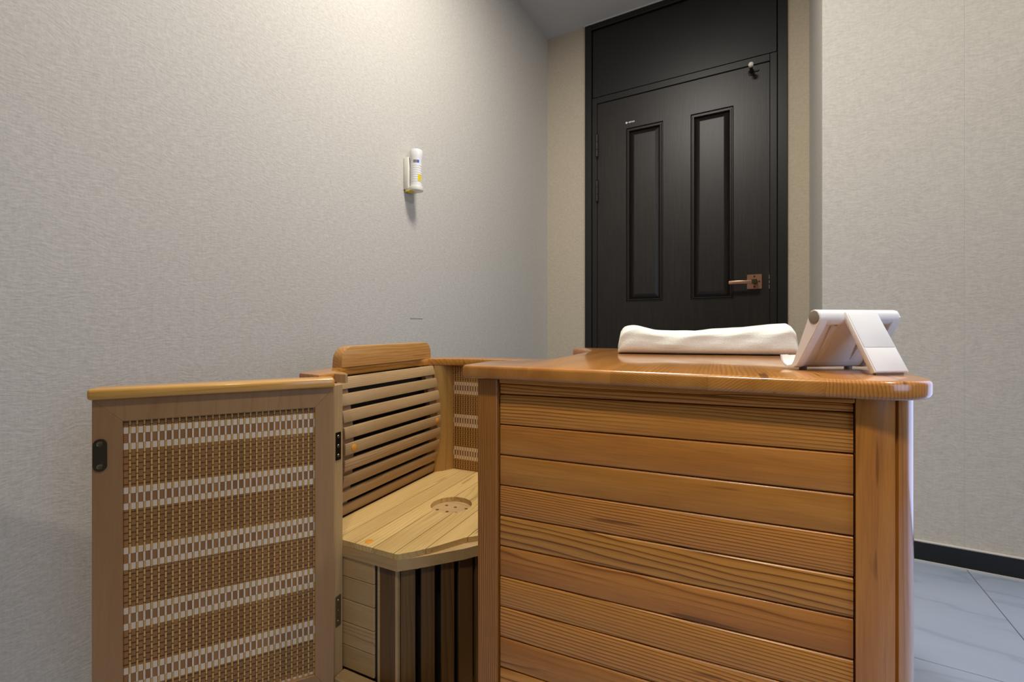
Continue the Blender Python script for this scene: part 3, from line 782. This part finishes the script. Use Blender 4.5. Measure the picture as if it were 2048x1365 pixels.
# rear leg: a flat tapering plate swung out towards the camera
Ls = [(-0.0108, BZ+0.0075), (-0.044, 0.0036)]
dy, dz = Ls[1][0]-Ls[0][0], Ls[1][1]-Ls[0][1]; ll = math.hypot(dy, dz); ny, nz = dz/ll, -dy/ll
def leg_box(bm, f0, f1, w0, w1, t0, t1, bev):
    v = []
    for f, w in ((f0, w0), (f1, w1)):
        for x, t in ((w[0], t0), (w[1], t0), (w[1], t1), (w[0], t1)):
            v.append(bm.verts.new((x, Ls[0][0]+dy*f+ny*t, Ls[0][1]+dz*f+nz*t)))
    for f in ((0, 1, 2, 3), (7, 6, 5, 4), (0, 4, 5, 1), (1, 5, 6, 2), (2, 6, 7, 3), (3, 7, 4, 0)): bm.faces.new([v[i] for i in f])
    bmesh.ops.recalc_face_normals(bm, faces=bm.faces)
    if bev:
        es = list({e for q in v if q.is_valid for e in q.link_edges})
        bmesh.ops.bevel(bm, geom=es, offset=bev, segments=2, affect='EDGES', profile=0.5)
def wat(f): return (0.036+0.010*f, 0.083+0.012*f)
bm = bmesh.new(); leg_box(bm, 0.0, 1.0, wat(0), wat(1), -0.0072, 0.0, 0.0012); finish('leg', bm, 'white', ps, 35)
def inset(f): w = wat(f); return (w[0]+0.002, w[1]-0.002)
bm = bmesh.new(); leg_box(bm, 0.04, 0.60, inset(0.04), inset(0.60), -0.001, 0.0007, 0.0003); finish('leg_panel', bm, 'white', ps, 35)
bm = bmesh.new(); leg_box(bm, 0.615, 0.985, inset(0.615), inset(0.985), -0.001, 0.0007, 0.0003); finish('leg_panel', bm, 'white', ps, 35)
bm = bmesh.new(); box(bm, 0.050, 0.090, -0.0415, -0.0375, 0.0, 0.002); finish('foot_pad', bm, 'grey_cap', ps)

# ------------------------------------------------------------------ emergency torch on the left wall
fl = empty('emergency_torch', (XL, 1.33, 1.294), label='white emergency torch in wall holder on the left wall', category='flashlight')
bm = bmesh.new(); box(bm, 0.0, 0.024, -0.026, 0.022, 0.006, 0.128, 0.004, 2); finish('holder', bm, 'cream', fl, 40)
bm = bmesh.new()
pts = arc(0.042, 0.0, 0.0262, -120, 120, 20)+[(0.008, 0.022), (0.008, -0.022)]
prism(bm, pts, 0.0, 0.016, bev=0.002, seg=2); finish('holder_cup', bm, 'cream', fl, 40)
bm = bmesh.new()
prof = [(0.020, 0.016), (0.0222, 0.018), (0.0222, 0.026)]
z = 0.030
for k in range(8):
    prof += [(0.0222, z), (0.0211, z+0.0012), (0.0222, z+0.0024)]; z += 0.0085
prof += [(0.0222, 0.100), (0.0222, 0.112), (0.0246, 0.126), (0.0250, 0.150), (0.0235, 0.154)]
lathe(bm, prof, 32, Matrix.Translation((0.042, 0, 0))); finish('torch_body', bm, 'white', fl, 30)
def band(r, a0, a1, z0, z1, name, mt, **kw):
    bm = bmesh.new(); prism(bm, arc(0.042, 0, r, a0, a1, 8)+arc(0.042, 0, r-0.001, a1, a0, 8), z0, z1); finish(name, bm, mt, fl, 40, **kw)
band(0.0230, -78, -42, 0.103, 0.113, 'switch_window', 'grey_cap')
band(0.0231, -40, -22, 0.103, 0.113, 'switch_button', 'blue', label='small blue switch')
band(0.0227, -34, 2, 0.034, 0.060, 'warning_label', 'yellow', label='small yellow label')
bm = bmesh.new(); box(bm, 0.008, 0.030, -0.024, 0.006, -0.0022, 0.0005); finish('bottom_label', bm, 'yellow', fl, label='yellow label under the holder')
